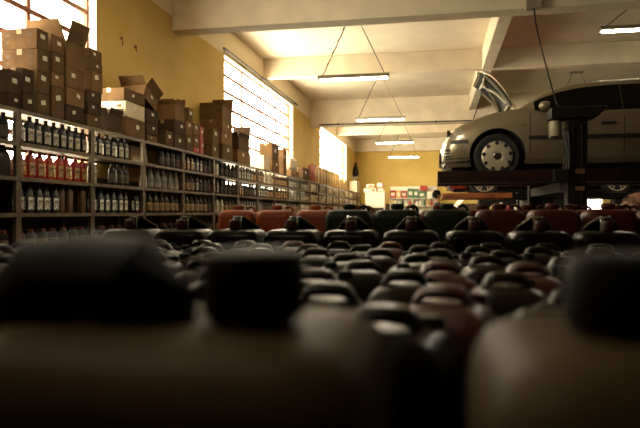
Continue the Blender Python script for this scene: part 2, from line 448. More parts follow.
bulk = MB()
BAYW = lambda k: POSTY[k+1]-POSTY[k]
for k, L, row in cells:
    n = len(row); span = BAYW(k)-.13
    tot = {}
    for i, key in enumerate(row):
        if key == '.': continue
        y = POSTY[k]+.085+span*(i+.1+rng.uniform(-.03,.03))/(n-.7)
        y = min(y, POSTY[k+1]-.088)
        z = LEV[L]+.0022; x = SXF-.075-(.05 if key == 'jug' else 0)+rng.uniform(-.012, .004)
        tot[key] = tot.get(key, 0)+1
        if nind < 290 and k < 11:
            lab = '%s, %s from near post, %s, %s bay' % (KINDS[key][5], ORD[i+1], ROWN[L], ORD[k+1])
            put(key, x, y, z, rng.uniform(-.09, .07), lab, 'bottles on the steel shelving')
            nind += 1
        else:
            prof = [(.038,z),(.042,z+.006),(.042,z+.150),(.036,z+.178),(.020,z+.198),(.018,z+.238)]
            bulk.lathe(prof, 8, Matrix.Translation((x, y, 0)))
M_BULK = mat('mixed_bottle_labels', (.58,.46,.28), .4, var=.2, scale=5.5, col2=(.035,.022,.014))
bo = bulk.build('distant_bottles', M_BULK, smooth=True)
tag(bo, 'mass of small bottles filling the far bays of the steel shelving', 'bottles', kind='stuff')
# pale cartons standing in the half-empty compartments
def cbox(name, X0, X1, Y0, Y1, Z0, Z1, m, label, cat='box', group=None, lab=True, tape=True, prints=False, flaps=False, rot=0, roll=0, fl=None):
    cx, cy = (X0+X1)/2, (Y0+Y1)/2
    t = empty(name, (cx, cy, Z0), rot); t.rotation_euler = (roll, 0, rot)
    tag(t, label, cat, group)
    hx, hy, H = (X1-X0)/2, (Y1-Y0)/2, Z1-Z0
    body = MB()
    if flaps: # open top: four thin walls and a bottom
        w = .006
        body.box(-hx, hx, -hy, hy, 0, w); body.box(-hx, -hx+w, -hy, hy, w, H); body.box(hx-w, hx, -hy, hy, w, H)
        body.box(-hx+w, hx-w, -hy, -hy+w, w, H); body.box(-hx+w, hx-w, hy-w, hy, w, H)
        body.build('carton_body', m, t)
        a1, a2 = (.30, .55) if roll == 0 else (.5, 1.0); fl = fl or .12
        f = MB().obox(Matrix.Translation((hx, 0, H)) @ Matrix.Rotation(a1, 4, 'Y') @ Matrix.Translation((.0, 0, fl/2)), .005, 2*hy*.97, fl); f.build('flap', m, t)
        f = MB().obox(Matrix.Translation((0, -hy, H)) @ Matrix.Rotation(a2, 4, 'X') @ Matrix.Translation((0, 0, fl/2)), 2*hx*.97, .005, fl); f.build('flap', m, t)
        f = MB().obox(Matrix.Translation((0, hy, H)) @ Matrix.Rotation(-a2*.8, 4, 'X') @ Matrix.Translation((0, 0, hy*.45)), 2*hx*.97, .005, hy*.9); f.build('flap', m, t)
    else:
        body.box(-hx, hx, -hy, hy, 0, H); body.build('carton_body', m, t, bevel=.006)
        if tape:
            tp = MB().box(-.025, .025, -hy-.0012, hy+.0012, H-.05, H+.0012); tp.build('packing_tape', M_TAPE, t)
    if lab:
        s = min(hy*.5, H*.22)
        l = MB().obox(Matrix.Translation((hx+.001, hy*rng.uniform(-.3,.35), H*rng.uniform(.55,.72))) @ Matrix.Rotation(rng.uniform(-.3,.3), 4, 'X'), .002, s*1.5, s); l.build('shipping_label', M_PAPER, t)
    if prints:
        for xx in (-hx*.75, hx*.45):
            MB().box(xx, xx+hx*.26, -hy-.001, -hy+.001, H*.60, H*.76).build('printed_mark', M_PRINT, t)
            MB().box(xx+hx*.05, xx+hx*.20, -hy-.001, -hy+.001, H*.25, H*.42).build('printed_mark', M_PRINT, t)
    return t
def ybay(k, f): return POSTY[k]+BAYW(k)*f
for (k, L, f0, f1, h, m, w) in ((2,5,.78,.96,.22,M_CREAM,'pale carton'), (2,4,.12,.36,.23,M_CREAM,'pale carton'), (3,5,.05,.40,.23,M_CREAM,'pale carton'),
                                (2,3,.80,.82,.0,M_CREAM,''), (5,5,.02,.14,.22,M_CREAM,'pale carton')):
    if not w: continue
    cbox('carton', -3.83, -3.70, ybay(k,f0), ybay(k,f1), LEV[L]+.0025, LEV[L]+h, m, '%s standing behind the bottles, %s of the %s shelving bay' % (w, ROWN[L], ORD[k+1]), lab=False, tape=False)

# ------------------------------------------------------------------ boxes on the shelf tops
ZS = 1.9835
def stack(n, u0, u1, vs, mats, dep=.36, words=None, off=0, flaps=(), prints=(), z0=ZS, rots=None):
    """a stack whose +X face runs from u0 to u1; vs = tops of the boxes from the bottom box upward"""
    X1 = SXF-off; ya, yb = y_on_x(u0, X1)+(.03 if n == 9 else 0), y_on_x(u1, X1); z = z0; out = []
    for i, v in enumerate(vs):
        zt = z_at(v, X1, ya); m = mats[i % len(mats)]
        j = rng.uniform(-.012, .012)
        w = words[i] if words and i < len(words) and words[i] else None
        nm = {M_CARD: 'brown cardboard box', M_CARDD: 'dark cardboard box', M_CREAM: 'white cardboard box', M_REDC: 'red cardboard box'}[m]
        lab = w or '%s, %s up in the %s stack from the near end of shelf tops' % (nm, ORD[i+1], ORD[n])
        if len(vs) == 1 and not w: lab = '%s standing alone as the %s pile along the shelf tops' % (nm, ORD[n])
        out.append(cbox('cardboard_box', X1-dep+j*.3, X1+j*.3, ya+max(0,j), yb+min(0,j), z, zt-.002, m, lab, 'box', 'boxes on top of the shelving',
             lab=(i not in flaps), prints=(i in prints), flaps=(i in flaps), rot=(rots[i] if rots else rng.uniform(-.035,.035)), fl=(.21 if n == 5 else .05 if n == 18 else .08)))
        z = zt
    return z
K, Dk, Wc, Rc = M_CARD, M_CARDD, M_CREAM, M_REDC
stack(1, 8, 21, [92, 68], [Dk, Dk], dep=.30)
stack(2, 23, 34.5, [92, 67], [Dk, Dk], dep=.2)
stack(3, 37, 49.5, [92, 70, 48, 27], [K], prints=(0,1,2,3))
stack(4, 52, 64.5, [85, 71, 51, 33], [K])
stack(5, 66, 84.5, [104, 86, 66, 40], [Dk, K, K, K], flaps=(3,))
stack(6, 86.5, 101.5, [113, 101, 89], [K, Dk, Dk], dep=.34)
zz6 = z_at(89, SXF, y_on_x(86.5, SXF))
stack(7, 90, 102.5, [69, 59, 47], [K], z0=zz6, words=['brown cardboard box near the window edge under two flat boxes', 'flat brown box, lower of the pair against the yellow wall', 'flat brown box on top of its pile against yellow wall'])
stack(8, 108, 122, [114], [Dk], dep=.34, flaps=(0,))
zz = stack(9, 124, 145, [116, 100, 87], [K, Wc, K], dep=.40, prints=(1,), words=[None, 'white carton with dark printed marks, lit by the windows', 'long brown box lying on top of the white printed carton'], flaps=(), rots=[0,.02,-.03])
# tilted open box on the pile
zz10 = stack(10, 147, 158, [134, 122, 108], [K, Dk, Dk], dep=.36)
ya = y_on_x(147, SXF)
yc = y_on_x(152, SXF)
cbox('cardboard_box', SXF-.36, SXF-.02, yc-.20, yc+.16, zz10+.075, zz10+.235, K, 'brown box with loose flaps tipped sideways on the pile by the white carton', flaps=True, roll=-.42, group='boxes on top of the shelving')
# standing loose flap piece behind the white carton
zz11 = stack(11, 166, 173, [130], [K], dep=.30, words=['small upright brown box with dark dots in front of larger boxes'], prints=(0,))
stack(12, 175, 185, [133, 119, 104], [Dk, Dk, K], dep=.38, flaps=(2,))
stack(13, 186.6, 193, [134, 120], [K], dep=.34)
zz = z_at(120, SXF, y_on_x(186.6, SXF))
stack(14, 188.5, 193.5, [107], [K], dep=.25, z0=zz, words=['upright brown box perched highest beside the three stacked dark boxes'])
stack(15, 194, 199.5, [147, 134, 122], [Rc, K, K], dep=.36)
stack(16, 200, 203.5, [140, 126], [Rc, Rc], dep=.30)
stack(17, 212.5, 219, [143, 128], [K], dep=.34)
stack(18, 222, 232.5, [143, 131, 119, 105], [K], dep=.40, prints=(1,2,3), flaps=(3,))
stack(19, 238, 250, [149, 136], [K, Dk], dep=.36, flaps=(1,))
stack(20, 264, 270, [155], [Wc], dep=.40, words=['cream box bathed in window light on the shelf tops'])
stack(21, 272, 279, [160, 143], [K], dep=.30)
stack(22, 283.5, 287, [149], [K], dep=.34, words=['tall narrow brown box against the bright window'])
stack(23, 291.5, 299, [170], [K], dep=.34)
zz = z_at(170, SXF, y_on_x(291.5, SXF))
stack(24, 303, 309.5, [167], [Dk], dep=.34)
# white wrapped bundle lying over two of the far boxes
def sack(name, c, s, m, label, cat, seed, group=None):
    bm = bmesh.new(); bmesh.ops.create_icosphere(bm, subdivisions=3, radius=1)
    rg = random.Random(seed); ph = [rg.uniform(0, 6) for _ in range(6)]
    for v in bm.verts:
        p = v.co; k = 1+.10*math.sin(4*p.x+ph[0])*math.cos(3*p.y+ph[1])+.07*math.sin(7*p.z+ph[2]+3*p.x)
        q = Vector([math.copysign(abs(a)**.6, a) for a in p])*k*.62
        v.co = Vector((q.x*s[0], q.y*s[1], max(q.z, -.62)*s[2]))
    me = bpy.data.meshes.new(name); bm.to_mesh(me); bm.free()
    zmin = min(v.co.z for v in me.vertices)
    for v in me.vertices: v.co.z -= zmin
    for p in me.polygons: p.use_smooth = True
    o = bpy.data.objects.new(name, me); C.objects.link(o); me.materials.append(m); o.location = c
    tag(o, label, cat, group); return o
yb = y_on_x(296, SXF)
sack('plastic_bundle', (SXF-.18, yb, zz), (.26, .55, .28), M_CREAM, 'crumpled white plastic bundle lying on the far shelf-top box', 'bundle', 4)
# far golden cans / cartons along the shelf tops
us = [312, 315.5, 319, 322, 324.6, 327.5, 330, 332.4, 334.6, 336.6, 338.5, 340.3, 342.0, 343.6]
vt = [161, 159, 160, 163, 165, 165, 169, 170, 172, 174, 178, 180, 182, 180]
MGOLD = mat('golden_tin', (.44, .27, .075), .35, .3, var=.15, scale=9, rand=.35)
MRB = mat('red_brown_tin', (.26, .06, .03), .45, var=.2, scale=9)
for i, (u, v) in enumerate(zip(us, vt)):
    yy = y_on_x(u, SXF-.14); zt = z_at(v, SXF-.14, yy); h = max(.22, min(.55, zt-ZS)); r = .105
    o = MB().loft([rrect(.2,.19,.03,0), rrect(.21,.2,.035,.01), rrect(.21,.2,.035,h-.05), rrect(.19,.18,.04,h-.02), rrect(.1,.1,.04,h-.018)]).build('oil_tin', MRB if i == 0 else MGOLD, smooth=True, loc=(SXF-.14, yy, ZS))
    MB().lathe([(.03, h-.02), (.03, h+.02)], 10).build('cap', M_CAPR, o, smooth=True)
    MB().box(.105, .107, -.07, .07, h*.25, h*.7).build('label', M_PAPER if i % 2 else M_CREAM, o)
    tag(o, ('red-brown' if i == 0 else 'golden') + ' oil tin on the far shelf tops, %s in its row from the near side' % ORD[i+1], 'tin', 'oil tins on the far shelf tops')
yy = y_on_x(347, SXF)
cbox('carton', SXF-.36, SXF+.0, POSTY[-1]-1.5, POSTY[-1]-.6, ZS, ZS+.52, Wc, 'large white carton at the far end of the shelf tops', lab=False)

# ------------------------------------------------------------------ jerrycans
def tall_can(mb_h, w, d):
    R = [rrect(w-.04,d-.04,.04,0,5), rrect(w-.008,d-.008,.05,.012,5), rrect(w,d,.052,.03,5), rrect(w,d,.052,mb_h*.48,5), rrect(w-.008,d-.008,.052,mb_h*.49,5), rrect(w-.008,d-.008,.052,mb_h*.51,5), rrect(w,d,.052,mb_h*.52,5),
         rrect(w,d,.052,mb_h-.062,5), rrect(w-.008,d-.008,.052,mb_h-.035,5), rrect(w-.03,d-.03,.05,mb_h-.014,5), rrect(w-.07,d-.07,.04,mb_h-.003,5), rrect(w-.12,d-.12,.03,mb_h,5)]
    return MB().loft(R)
def add_cap(parent, x, y, z, r, h, m, neck=True):
    if neck: MB().lathe([(r*.8, z-.006), (r*.8, z+.012)], 16, Matrix.Translation((x, y, 0))).build('neck', parent.data.materials[0], parent, smooth=True)
    c = MB(); n = 28
    rings = []
    for zz, k in ((z+.006, .97), (z+.009, 1), (z+h-.012, 1), (z+h-.003, .9), (z+h, .72)):
        rings.append([(x+r*k*(1-.045*(j % 2))*math.cos(2*PI*j/n), y+r*k*(1-.045*(j % 2))*math.sin(2*PI*j/n), zz) for j in range(n)])
    c.loft(rings).build('cap', m, parent, smooth=True)
def strap_handle(parent, z, m):
    """raised strap: high behind the cap, running down to the back edge, with a rolled rim along both sides"""
    prof = [(-.012, -.012, .022), (-.012, .045, .020), (-.004, .060, .019), (.012, .064, .020), (.035, .056, .030), (.075, .034, .056), (.110, .012, .078), (.128, -.012, .088)]
    h = MB()
    top = [[(-w, y, z+zz), (w, y, z+zz), (w, y+.004, z+zz-.012), (-w, y+.004, z+zz-.012)] for y, zz, w in prof]
    h.loft(top)
    ho = h.build('strap_handle', m, parent, smooth=True)
    for s in (-1, 1): MB().tube([(s*w, y, z+zz) for y, zz, w in prof], .0065, 7).build('handle_rim', M_RIM, ho, smooth=True)
    MB().tube([(-.019, -.004, z+.061), (.019, -.004, z+.061)], .006, 7).build('handle_rim', M_RIM, ho, smooth=True)
def bar_handle(parent, z, m, y0=.005, y1=.135, top=.066, r=.021):
    h = MB(); pts = [(0, y0+.02, z-.012), (0, y0+.018, z+top*.2), (0, y0+.030, z+top-r*.72), (0, (y0+y1)/2, z+top-r*.68), (0, y1-.030, z+top-r*.72), (0, y1-.018, z+top*.2), (0, y1-.02, z-.012)]
    h.tube(pts, r, 10, .82).build('bar_handle', m, parent, smooth=True)
PZ = .61
# timber platform
pt = empty('timber_platform', (0, 0, 0)); tag(pt, 'low timber platform that the crowd of jerrycans stands on', 'platform')
dk = MB()
for i in range(22): dk.box(-1.95+i*.165, -1.95+i*.165+.155, .22, 4.75, PZ-.03, PZ-.001)
dk.build('deck', M_WOOD, pt)
be = MB()
for yy in (.3, 1.7, 3.1, 4.5): be.box(-1.9, 1.62, yy, yy+.09, PZ-.15, PZ-.03)
be.build('bearers', M_WOOD, pt)
for xx in (-1.85, -.2, 1.5):
    for yy in (.3, 1.7, 3.1, 4.5): MB().box(xx, xx+.09, yy, yy+.09, 0, PZ-.15).build('leg', M_WOOD, pt)

def black_can(m=M_PLASTD, capm=M_CAPR, handle='strap'):
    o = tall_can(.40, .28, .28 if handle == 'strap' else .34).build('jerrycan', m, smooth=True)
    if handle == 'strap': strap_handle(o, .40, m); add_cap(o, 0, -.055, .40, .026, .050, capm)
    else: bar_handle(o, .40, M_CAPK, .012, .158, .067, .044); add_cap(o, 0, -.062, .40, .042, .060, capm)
    return proto(o)
P_STRAP = black_can(); first = True
# far row of black cans: their front faces near Y = 3.0
bl = [-1.62+.30*i for i in range(10)]
for i, x in enumerate(bl):
    o = P_STRAP if i == 0 else copy_tree(P_STRAP)
    o.location = (x, 3.02+rng.uniform(-.02,.02), PZ); o.rotation_euler = (0, 0, rng.uniform(-.08, .08))
    tag(o, 'black jerrycan with strap handle and red cap, %s from window side in the row' % ORD[i+1], 'jerrycan', 'black strap-handled jerrycans')
# two big near cans
M_NEAR = mat('olive_plastic_lit', (.058, .040, .0175), .5, var=.14, scale=9, bump=.12, spec=.04)  # lighter copy of the olive plastic, so the near shoulders look lit
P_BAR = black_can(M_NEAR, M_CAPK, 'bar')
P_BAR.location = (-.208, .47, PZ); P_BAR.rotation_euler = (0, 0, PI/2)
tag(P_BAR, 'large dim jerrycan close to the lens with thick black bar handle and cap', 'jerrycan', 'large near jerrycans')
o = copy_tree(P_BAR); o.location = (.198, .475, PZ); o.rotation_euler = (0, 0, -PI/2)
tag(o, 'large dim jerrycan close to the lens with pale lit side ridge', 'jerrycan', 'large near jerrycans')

# small olive jugs with bridge handles
def oil_can(m, capm):
    w, d, h = .186, .235, .325
    R = [rrect(w-.03,d-.03,.03,0,4), rrect(w,d,.04,.014,4), rrect(w,d,.04,h-.075,4), rrect(w-.010,d-.012,.04,h-.040,4), rrect(w-.034,d-.036,.036,h-.018,4), rrect(w-.075,d-.08,.03,h-.004,4), rrect(w-.10,d-.12,.02,h,4)]
    o = MB().loft(R).build('oil_can', m, smooth=True)
    hd = MB(); pr = [(-.052, h-.016), (-.046, h+.004), (-.036, h+.022), (-.024, h+.030), (.0, h+.032), (.030, h+.031), (.046, h+.024), (.058, h+.006), (.064, h-.018)]
    hw = .026
    hd.loft([[(x, -hw, z-.010), (x, -hw*.65, z), (x, hw*.65, z), (x, hw, z-.010), (x, hw*.8, z-.022), (x, -hw*.8, z-.022)] for x, z in pr])
    hd.build('bridge_handle', m, o, smooth=True)
    MB().lathe([(.019, h-.028), (.021, h-.024), (.021, h+.004), (.017, h+.010)], 16, Matrix.Translation((-.045, -.066, 0))).build('cap', capm, o, smooth=True)
    return proto(o)
P_OLIVE, P_RED, P_BLK = oil_can(M_PLAST, M_CAPK), oil_can(M_PLASTR, M_CAPR), oil_can(M_PLASTD, M_PLAST)
first_used = set()
red_t = [(.116, 1.07), (.06, 1.74), (-.25, 2.62), (.34, 1.72), (-.62, 2.55)]
spots = []
row = 0; Y = .86
while Y < 2.78:
    xs = -1.86+.2*(.5 if row % 2 else .1); col = 0
    rr = random.Random(100+row)
    while xs < 1.35:
        if -.86*Y-.12 < xs < .37*Y+.17: spots.append((row, xs, Y)); 
        xs += .222
    row += 1; Y += .262
NR = row
near_red = set()
for tx, ty in red_t:
    near_red.add(min(range(len(spots)), key=lambda i: (spots[i][1]-tx)**2+(spots[i][2]-ty)**2))
cnt = {}
for i, (rw_, x, y) in enumerate(spots):
    cnt[rw_] = cnt.get(rw_, 0)+1
    p, w = (P_RED, 'dark red') if i in near_red else (P_BLK, 'black') if rng.random() < .22 else (P_OLIVE, 'olive')
    if p.name not in first_used: first_used.add(p.name); o = p
    else: o = copy_tree(p)
    o.location = (x+rng.uniform(-.003,.003), y+rng.uniform(-.006,.006), PZ); o.rotation_euler = (0, 0, rng.uniform(-.2, .2)+(PI if rng.random() < .35 else 0))
    tag(o, '%s oil can with bridge handle, %s from window side, %s row from the lens' % (w, ORD[cnt[rw_]], ORD[rw_+2]), 'oil can', 'oil cans with bridge handles')

# tall orange, green and red drums behind
def drum(m, capm, name='plastic_drum'):
    w, d, h = .282, .24, .505
    o = tall_can(h, w, d).build(name, m, smooth=True)
    add_cap(o, 0, 0, h, .042, .036, capm)
    MB().box(-.004, .004, -d/2-.004, -d/2+.004, .06, h-.07).build('seam', m, o)
    g = MB().tube([(.062, 0, h-.012), (.07, 0, h+.018), (.095, 0, h+.024), (.118, 0, h+.012), (.126, 0, h-.03)], .012, 8, .8); g.build('grip', m, o, smooth=True)
    return proto(o)
P_O, P_G, P_R = drum(M_ORANGE, M_ORANGE), drum(M_GREEN, M_GREEN), drum(M_REDJ, M_REDJ)
pf = set()
def put_drum(p, x, y, label, grp, rz=0):
    if p.name not in pf: pf.add(p.name); o = p
    else: o = copy_tree(p)
    o.location = (x, y, PZ); o.rotation_euler = (0, 0, rz); tag(o, label, 'drum', grp)
for i in range(11):
    x = -1.47+.298*i
    if i < 4: put_drum(P_O, x, 4.36, 'orange plastic drum, %s from window side in the rear row' % ORD[i+1], 'drums in the rear row', rng.uniform(-.04,.04))
    else: put_drum(P_R, x, 4.36, 'brick-red plastic drum, %s from window side in the rear row' % ORD[i+1], 'drums in the rear row', rng.uniform(-.04,.04))
for i, x in enumerate((-.535, -.235, .065)):
    put_drum(P_G, x, 3.74, 'dark green plastic drum, %s of three from the window side' % ORD[i+1], 'drums in the middle row', rng.uniform(-.03,.03))
for i, x in enumerate((.375, .68, .985, 1.29)):
    put_drum(P_R, x, 3.76, 'brick-red plastic drum in front of the lift, %s beyond the green ones' % ORD[i+1], 'drums in the middle row', rng.uniform(-.03,.03))

# ------------------------------------------------------------------ cars
def lerp_st(st, x):
    for i in range(len(st)-1):
        if st[i][0] <= x <= st[i+1][0]:
            t = (x-st[i][0])/(st[i+1][0]-st[i][0]); return [a+(b-a)*t for a, b in zip(st[i], st[i+1])]
    return list(st[-1] if x > st[-1][0] else st[0])
LOW = [ # x, z bottom, half width low, half width max, z of max, half width top, z top edge, z centre
 (0.00,.26,.40,.45,.34,.40,.41,.425),(.025,.20,.54,.61,.37,.53,.49,.51),(.07,.165,.635,.70,.40,.60,.575,.60),(.12,.15,.67,.745,.43,.645,.635,.665),(.20,.15,.70,.785,.46,.69,.70,.735),(.32,.15,.72,.81,.49,.715,.76,.795),(.50,.16,.735,.825,.52,.735,.825,.86),
 (.70,.17,.74,.83,.54,.75,.88,.915),(.90,.17,.74,.835,.55,.765,.915,.95),(1.08,.18,.745,.838,.55,.785,.92,.955),(1.25,.18,.745,.84,.55,.80,.885,.90),(1.5,.18,.745,.84,.55,.805,.865,.87),
 (2.0,.18,.745,.84,.55,.81,.860,.865),(2.6,.18,.745,.84,.56,.81,.87,.875),(3.1,.18,.745,.838,.57,.80,.88,.885),(3.5,.19,.74,.825,.58,.78,.89,.90),(3.75,.24,.70,.785,.58,.74,.88,.90),(3.86,.32,.60,.68,.58,.64,.80,.84),(3.90,.40,.5,.56,.58,.5,.74,.78)]
GRN = [ # x, half width at belt, z belt, half width roof edge, z roof edge, z centre
 (1.00,.74,.90,.72,.915,.955),(1.12,.765,.90,.70,.985,1.03),(1.30,.785,.875,.665,1.085,1.14),(1.50,.795,.86,.635,1.165,1.23),(1.75,.80,.855,.615,1.225,1.305),(2.10,.80,.855,.605,1.255,1.35),
 (2.60,.80,.86,.60,1.262,1.365),(3.00,.795,.865,.60,1.24,1.345),(3.35,.785,.87,.61,1.16,1.27),(3.62,.77,.875,.64,1.02,1.12),(3.80,.74,.875,.70,.89,.93)]
def car_low_ring(s):
    x, zb, wl, wm, zm, wt, zt, zc = s
    h = [(0,zb),(wl*.6,zb),(wl,zb+.02),(wl+(wm-wl)*.75,zb+(zm-zb)*.35),(wm,zm),(wm-(wm-wt)*.25,zm+(zt-zm)*.5),(wt+.02,zt-.035),(wt-.02,zt),(wt*.75,zt+(zc-zt)*.45),(wt*.4,zt+(zc-zt)*.85),(0,zc)]
    return [(x, -y, z) for y, z in h]+[(x, y, z) for y, z in reversed(h[1:-1])]
def car_grn_ring(s):
    x, wb, zb, wr, zr, zc = s
    h = [(0,zb-.03),(wb,zb-.03),(wb,zb),(wb+(wr-wb)*.5,zb+(zr-zb)*.55),(wr,zr),(wr*.88,zr+(zc-zr)*.42),(wr*.55,zr+(zc-zr)*.82),(0,zc)]
    return [(x, -y, z) for y, z in h]+[(x, y, z) for y, z in reversed(h[1:-1])]
def side_pt(x, t, sgn, off=.006):
    s = lerp_st(GRN, x); wb, zb, wr, zr = s[1], s[2], s[3], s[4]
    if t < .55: k = t/.55; y = wb+(wr-wb)*.5*k; z = zb+(zr-zb)*.55*k
    else: k = (t-.55)/.45; y = wb+(wr-wb)*(.5+.5*k); z = zb+(zr-zb)*(.55+.45*k)
    return (x, sgn*(y+off), z)
def body_pt(x, z, sgn, off=.004):
    r = [p for p in car_low_ring(lerp_st(LOW, x)) if p[1] <= 0]
    for a, b in zip(r, r[1:]):
        if min(a[2], b[2]) <= z <= max(a[2], b[2]) and abs(a[2]-b[2]) > 1e-6 and a[1] < -.3:
            t = (z-a[2])/(b[2]-a[2]); return (x, sgn*(-(a[1]+(b[1]-a[1])*t)+off), z)
    return (x, sgn*(-min(p[1] for p in r)+off), z)
def side_strip(mb, x0, x1, z0, z1, sgn, n=10, th=.012, nz=1):
    """a strip that follows the car's flank, with thickness"""
    for k in range(nz):
        za, zb = z0+(z1-z0)*k/nz, z0+(z1-z0)*(k+1)/nz
        rings = []
        for i in range(n+1):
            x = x0+(x1-x0)*i/n
            a, b = body_pt(x, za, sgn, -.004), body_pt(x, zb, sgn, -.004)
            rings.append([a, b, (b[0], b[1]+sgn*th, b[2]), (a[0], a[1]+sgn*th, a[2])])
        mb.loft(rings)
    return mb
def wheel(parent, x, y, z, sgn, style, r=.30):
    M = Matrix.Translation((x, y, z)) @ Matrix.Rotation(PI/2*(1 if sgn < 0 else -1), 4, 'X')   # +z local points outward
    tw = .175
    ty = MB().lathe([(.19,-.0),(.195,-.02),(.27,-.005),(.292,-.02),(r,-.04),(r,-tw+.03),(.29,-tw+.01),(.2,-tw)], 36, M)
    w = ty.build('tyre', M_TYRE, parent, smooth=True)
    if style == 'cover':
        hc = MB().lathe([(.20,-.02),(.199,.0),(.185,.010),(.165,.012),(.10,.020),(.055,.026),(.045,.020),(.0001,.020)], 40, M)
        cov = hc.build('wheel_cover', M_HUB, w, smooth=True)
        for k in range(9):
            a = 2*PI*k/9+.2
            d = MB().lathe([(.026,.004),(.026,.0165),(.018,.0172)], 12, M @ Matrix.Translation((.172*math.cos(a), .172*math.sin(a), 0)) @ Matrix.Diagonal((1,1,1,1)))
            d.build('vent_hole', M_UNDER, w, smooth=True)
        e = MB().lathe([(.050,.018),(.050,.030),(.040,.032),(.040,.030)], 24, M, cap0=False, cap1=False)
        def bar(p, q):
            p, q = Vector(p), Vector(q); c = (p+q)/2; a = math.atan2(q.y-p.y, q.x-p.x)
            e.obox(M @ Matrix.Translation((c.x, c.y, .024)) @ Matrix.Rotation(a, 4, 'Z'), (q-p).length, .007, .012)
        for s in (-1, 1):
            bar((s*.016,.038,0),(0,.004,0)); bar((s*.034,.018,0),(s*.017,-.034,0)); bar((s*.017,-.034,0),(0,-.004,0))
        e.build('emblem', M_CHROME, w)
        MB().lathe([(.04,.019),(.04,.0215)], 20, M).build('emblem_field', M_UNDER, w)
    else:
        MB().lathe([(.19,-.05),(.19,-.04)], 30, M).build('brake_drum', M_UNDER, w)
        rim = MB().lathe([(.195,-.03),(.205,.0),(.195,.008),(.180,.002),(.178,-.03)], 36, M, cap0=False, cap1=False)
        rim.lathe([(.05,-.03),(.05,.004),(.03,.010),(.0001,.010)], 20, M)
        for k in range(5):
            a = 2*PI*k/5+PI/2
            for s in (-1, 1):
                rim.obox(M @ Matrix.Rotation(a+s*.14, 4, 'Z') @ Matrix.Translation((.113, 0, -.008)) @ Matrix.Rotation(s*.12, 4, 'Z'), .15, .024, .022)
        rim.build('alloy_rim', M_HUB, w, smooth=True)
def car(name, paint, loc, label, style, hood=True):
    t = empty(name, loc); tag(t, label, 'car')
    lo = MB().loft([car_low_ring(s) for s in LOW]); me = lo.mesh('body', smooth=True)
    me.materials.append(paint); me.materials.append(M_UNDER)
    body = bpy.data.objects.new('body', me); C.objects.link(body)
    cut = MB()
    for cx in (.73, 3.18):
        for s in (-1, 1): cut.lathe([(.355, -.18), (.355, .18)], 40, Matrix.Translation((cx, s*.80, .31)) @ Matrix.Rotation(PI/2, 4, 'X'))
    cm = cut.mesh('cutter'); cm.materials.append(M_UNDER)
    co = bpy.data.objects.new('cutter', cm); C.objects.link(co)
    md = body.modifiers.new('b', 'BOOLEAN'); md.object = co; md.operation = 'DIFFERENCE'; md.solver = 'EXACT'; md.material_mode = 'TRANSFER'
    dg = bpy.context.evaluated_depsgraph_get(); dg.update()
    nm = bpy.data.meshes.new_from_object(body.evaluated_get(dg)); body.modifiers.clear(); body.data = nm
    bpy.data.objects.remove(co); body.parent = t
    g = MB().loft([car_grn_ring(s) for s in GRN]); g.build('cabin', paint, t, smooth=True)
    for s in (-1, 1):
        for nm_, x0, x1 in (('front_side_window', 1.20, 2.26), ('rear_side_window', 2.27, 3.42)):
            rings = []
            n = 14
            for i in range(n+1):
                x = x0+(x1-x0)*i/n
                rings.append([side_pt(x, tt, s, .007) for tt in (.03, .3, .55, .75, .90)]+[side_pt(x, tt, s, -.004) for tt in (.90, .75, .55, .3, .03)])
            MB().loft(rings).build(nm_, M_GLASSK, t, smooth=True)
        # belt and lower cladding, rubbing strip, door gaps
        side_strip(MB(), 1.12, 3.05, .505, .555, s, 14, .018).build('rubbing_strip', M_TRIM, t)
        side_strip(MB(), 1.10, 2.80, .185, .255, s, 10, .010).build('sill_cladding', M_TRIM, t)
        for x, nm_ in ((1.14, 'door_gap'), (2.27, 'door_gap'), (2.95, 'door_gap')):
            side_strip(MB(), x-.004, x+.004, .26, .845, s, 1, .007, 8).build(nm_, M_TRIM, t)
        hb = MB(); p = body_pt(2.08, .70, s, .012); hb.obox(Matrix.Translation(p), .17, .022, .03); hb.build('door_handle', M_TRIM, t, bevel=.006)
        p = body_pt(1.055, .70, s, .004); MB().obox(Matrix.Translation(p), .06, .014, .022).build('side_indicator', M_LENS, t)
        # mirror
        mx = MB(); q = Vector(side_pt(1.30, .12, s, .09))
        rings = []
        for i, (dx, k) in enumerate(((-.06,.3),(-.045,.75),(-.01,1),(.05,1.0),(.065,.9))):
            rings.append([(q.x+dx+.25*.0, q.y+.085*k*math.cos(a), q.z+.03+.062*k*math.sin(a)) for a in [2*PI*j/12 for j in range(12)]])
        mx.loft(rings); mx.obox(Matrix.Translation((q.x, q.y-s*.06, q.z-.01)), .05, .10, .03)
        mx.build('door_mirror', paint, t, smooth=True)
        # bumper strip and headlight wrap round the corner
        side_strip(MB(), .13, .36, .475, .525, s, 8, .014).build('bumper_strip', M_TRIM, t)
        side_strip(MB(), .085, .30, .545, .665, s, 8, .010, 3).build('headlight', M_LENS, t, smooth=True)
        side_strip(MB(), .03, .40, .165, .285, s, 8, .008, 2).build('lower_bumper', M_TRIM, t)
    for s in (-1, 1):
        cg = side_strip(MB(), .02, .13, .30, .41, s, 4, .010, 2).build('corner_grille', M_TRIM, t)
        for z in (.335, .37): side_strip(MB(), .02, .13, z-.005, z+.005, s, 4, .014).build('slat', M_HUB, cg)
    # front grilles
    gr = MB().box(-.012, .05, -.50, .50, .24, .38)
    for k in range(4): gr.box(-.018, .03, -.50, .50, .27+k*.025, .277+k*.025)
    gr.build('lower_grille', M_TRIM, t)
    MB().box(.045, .09, -.34, .34, .50, .55).build('upper_grille', M_TRIM, t)
    # windscreen
    rings = []
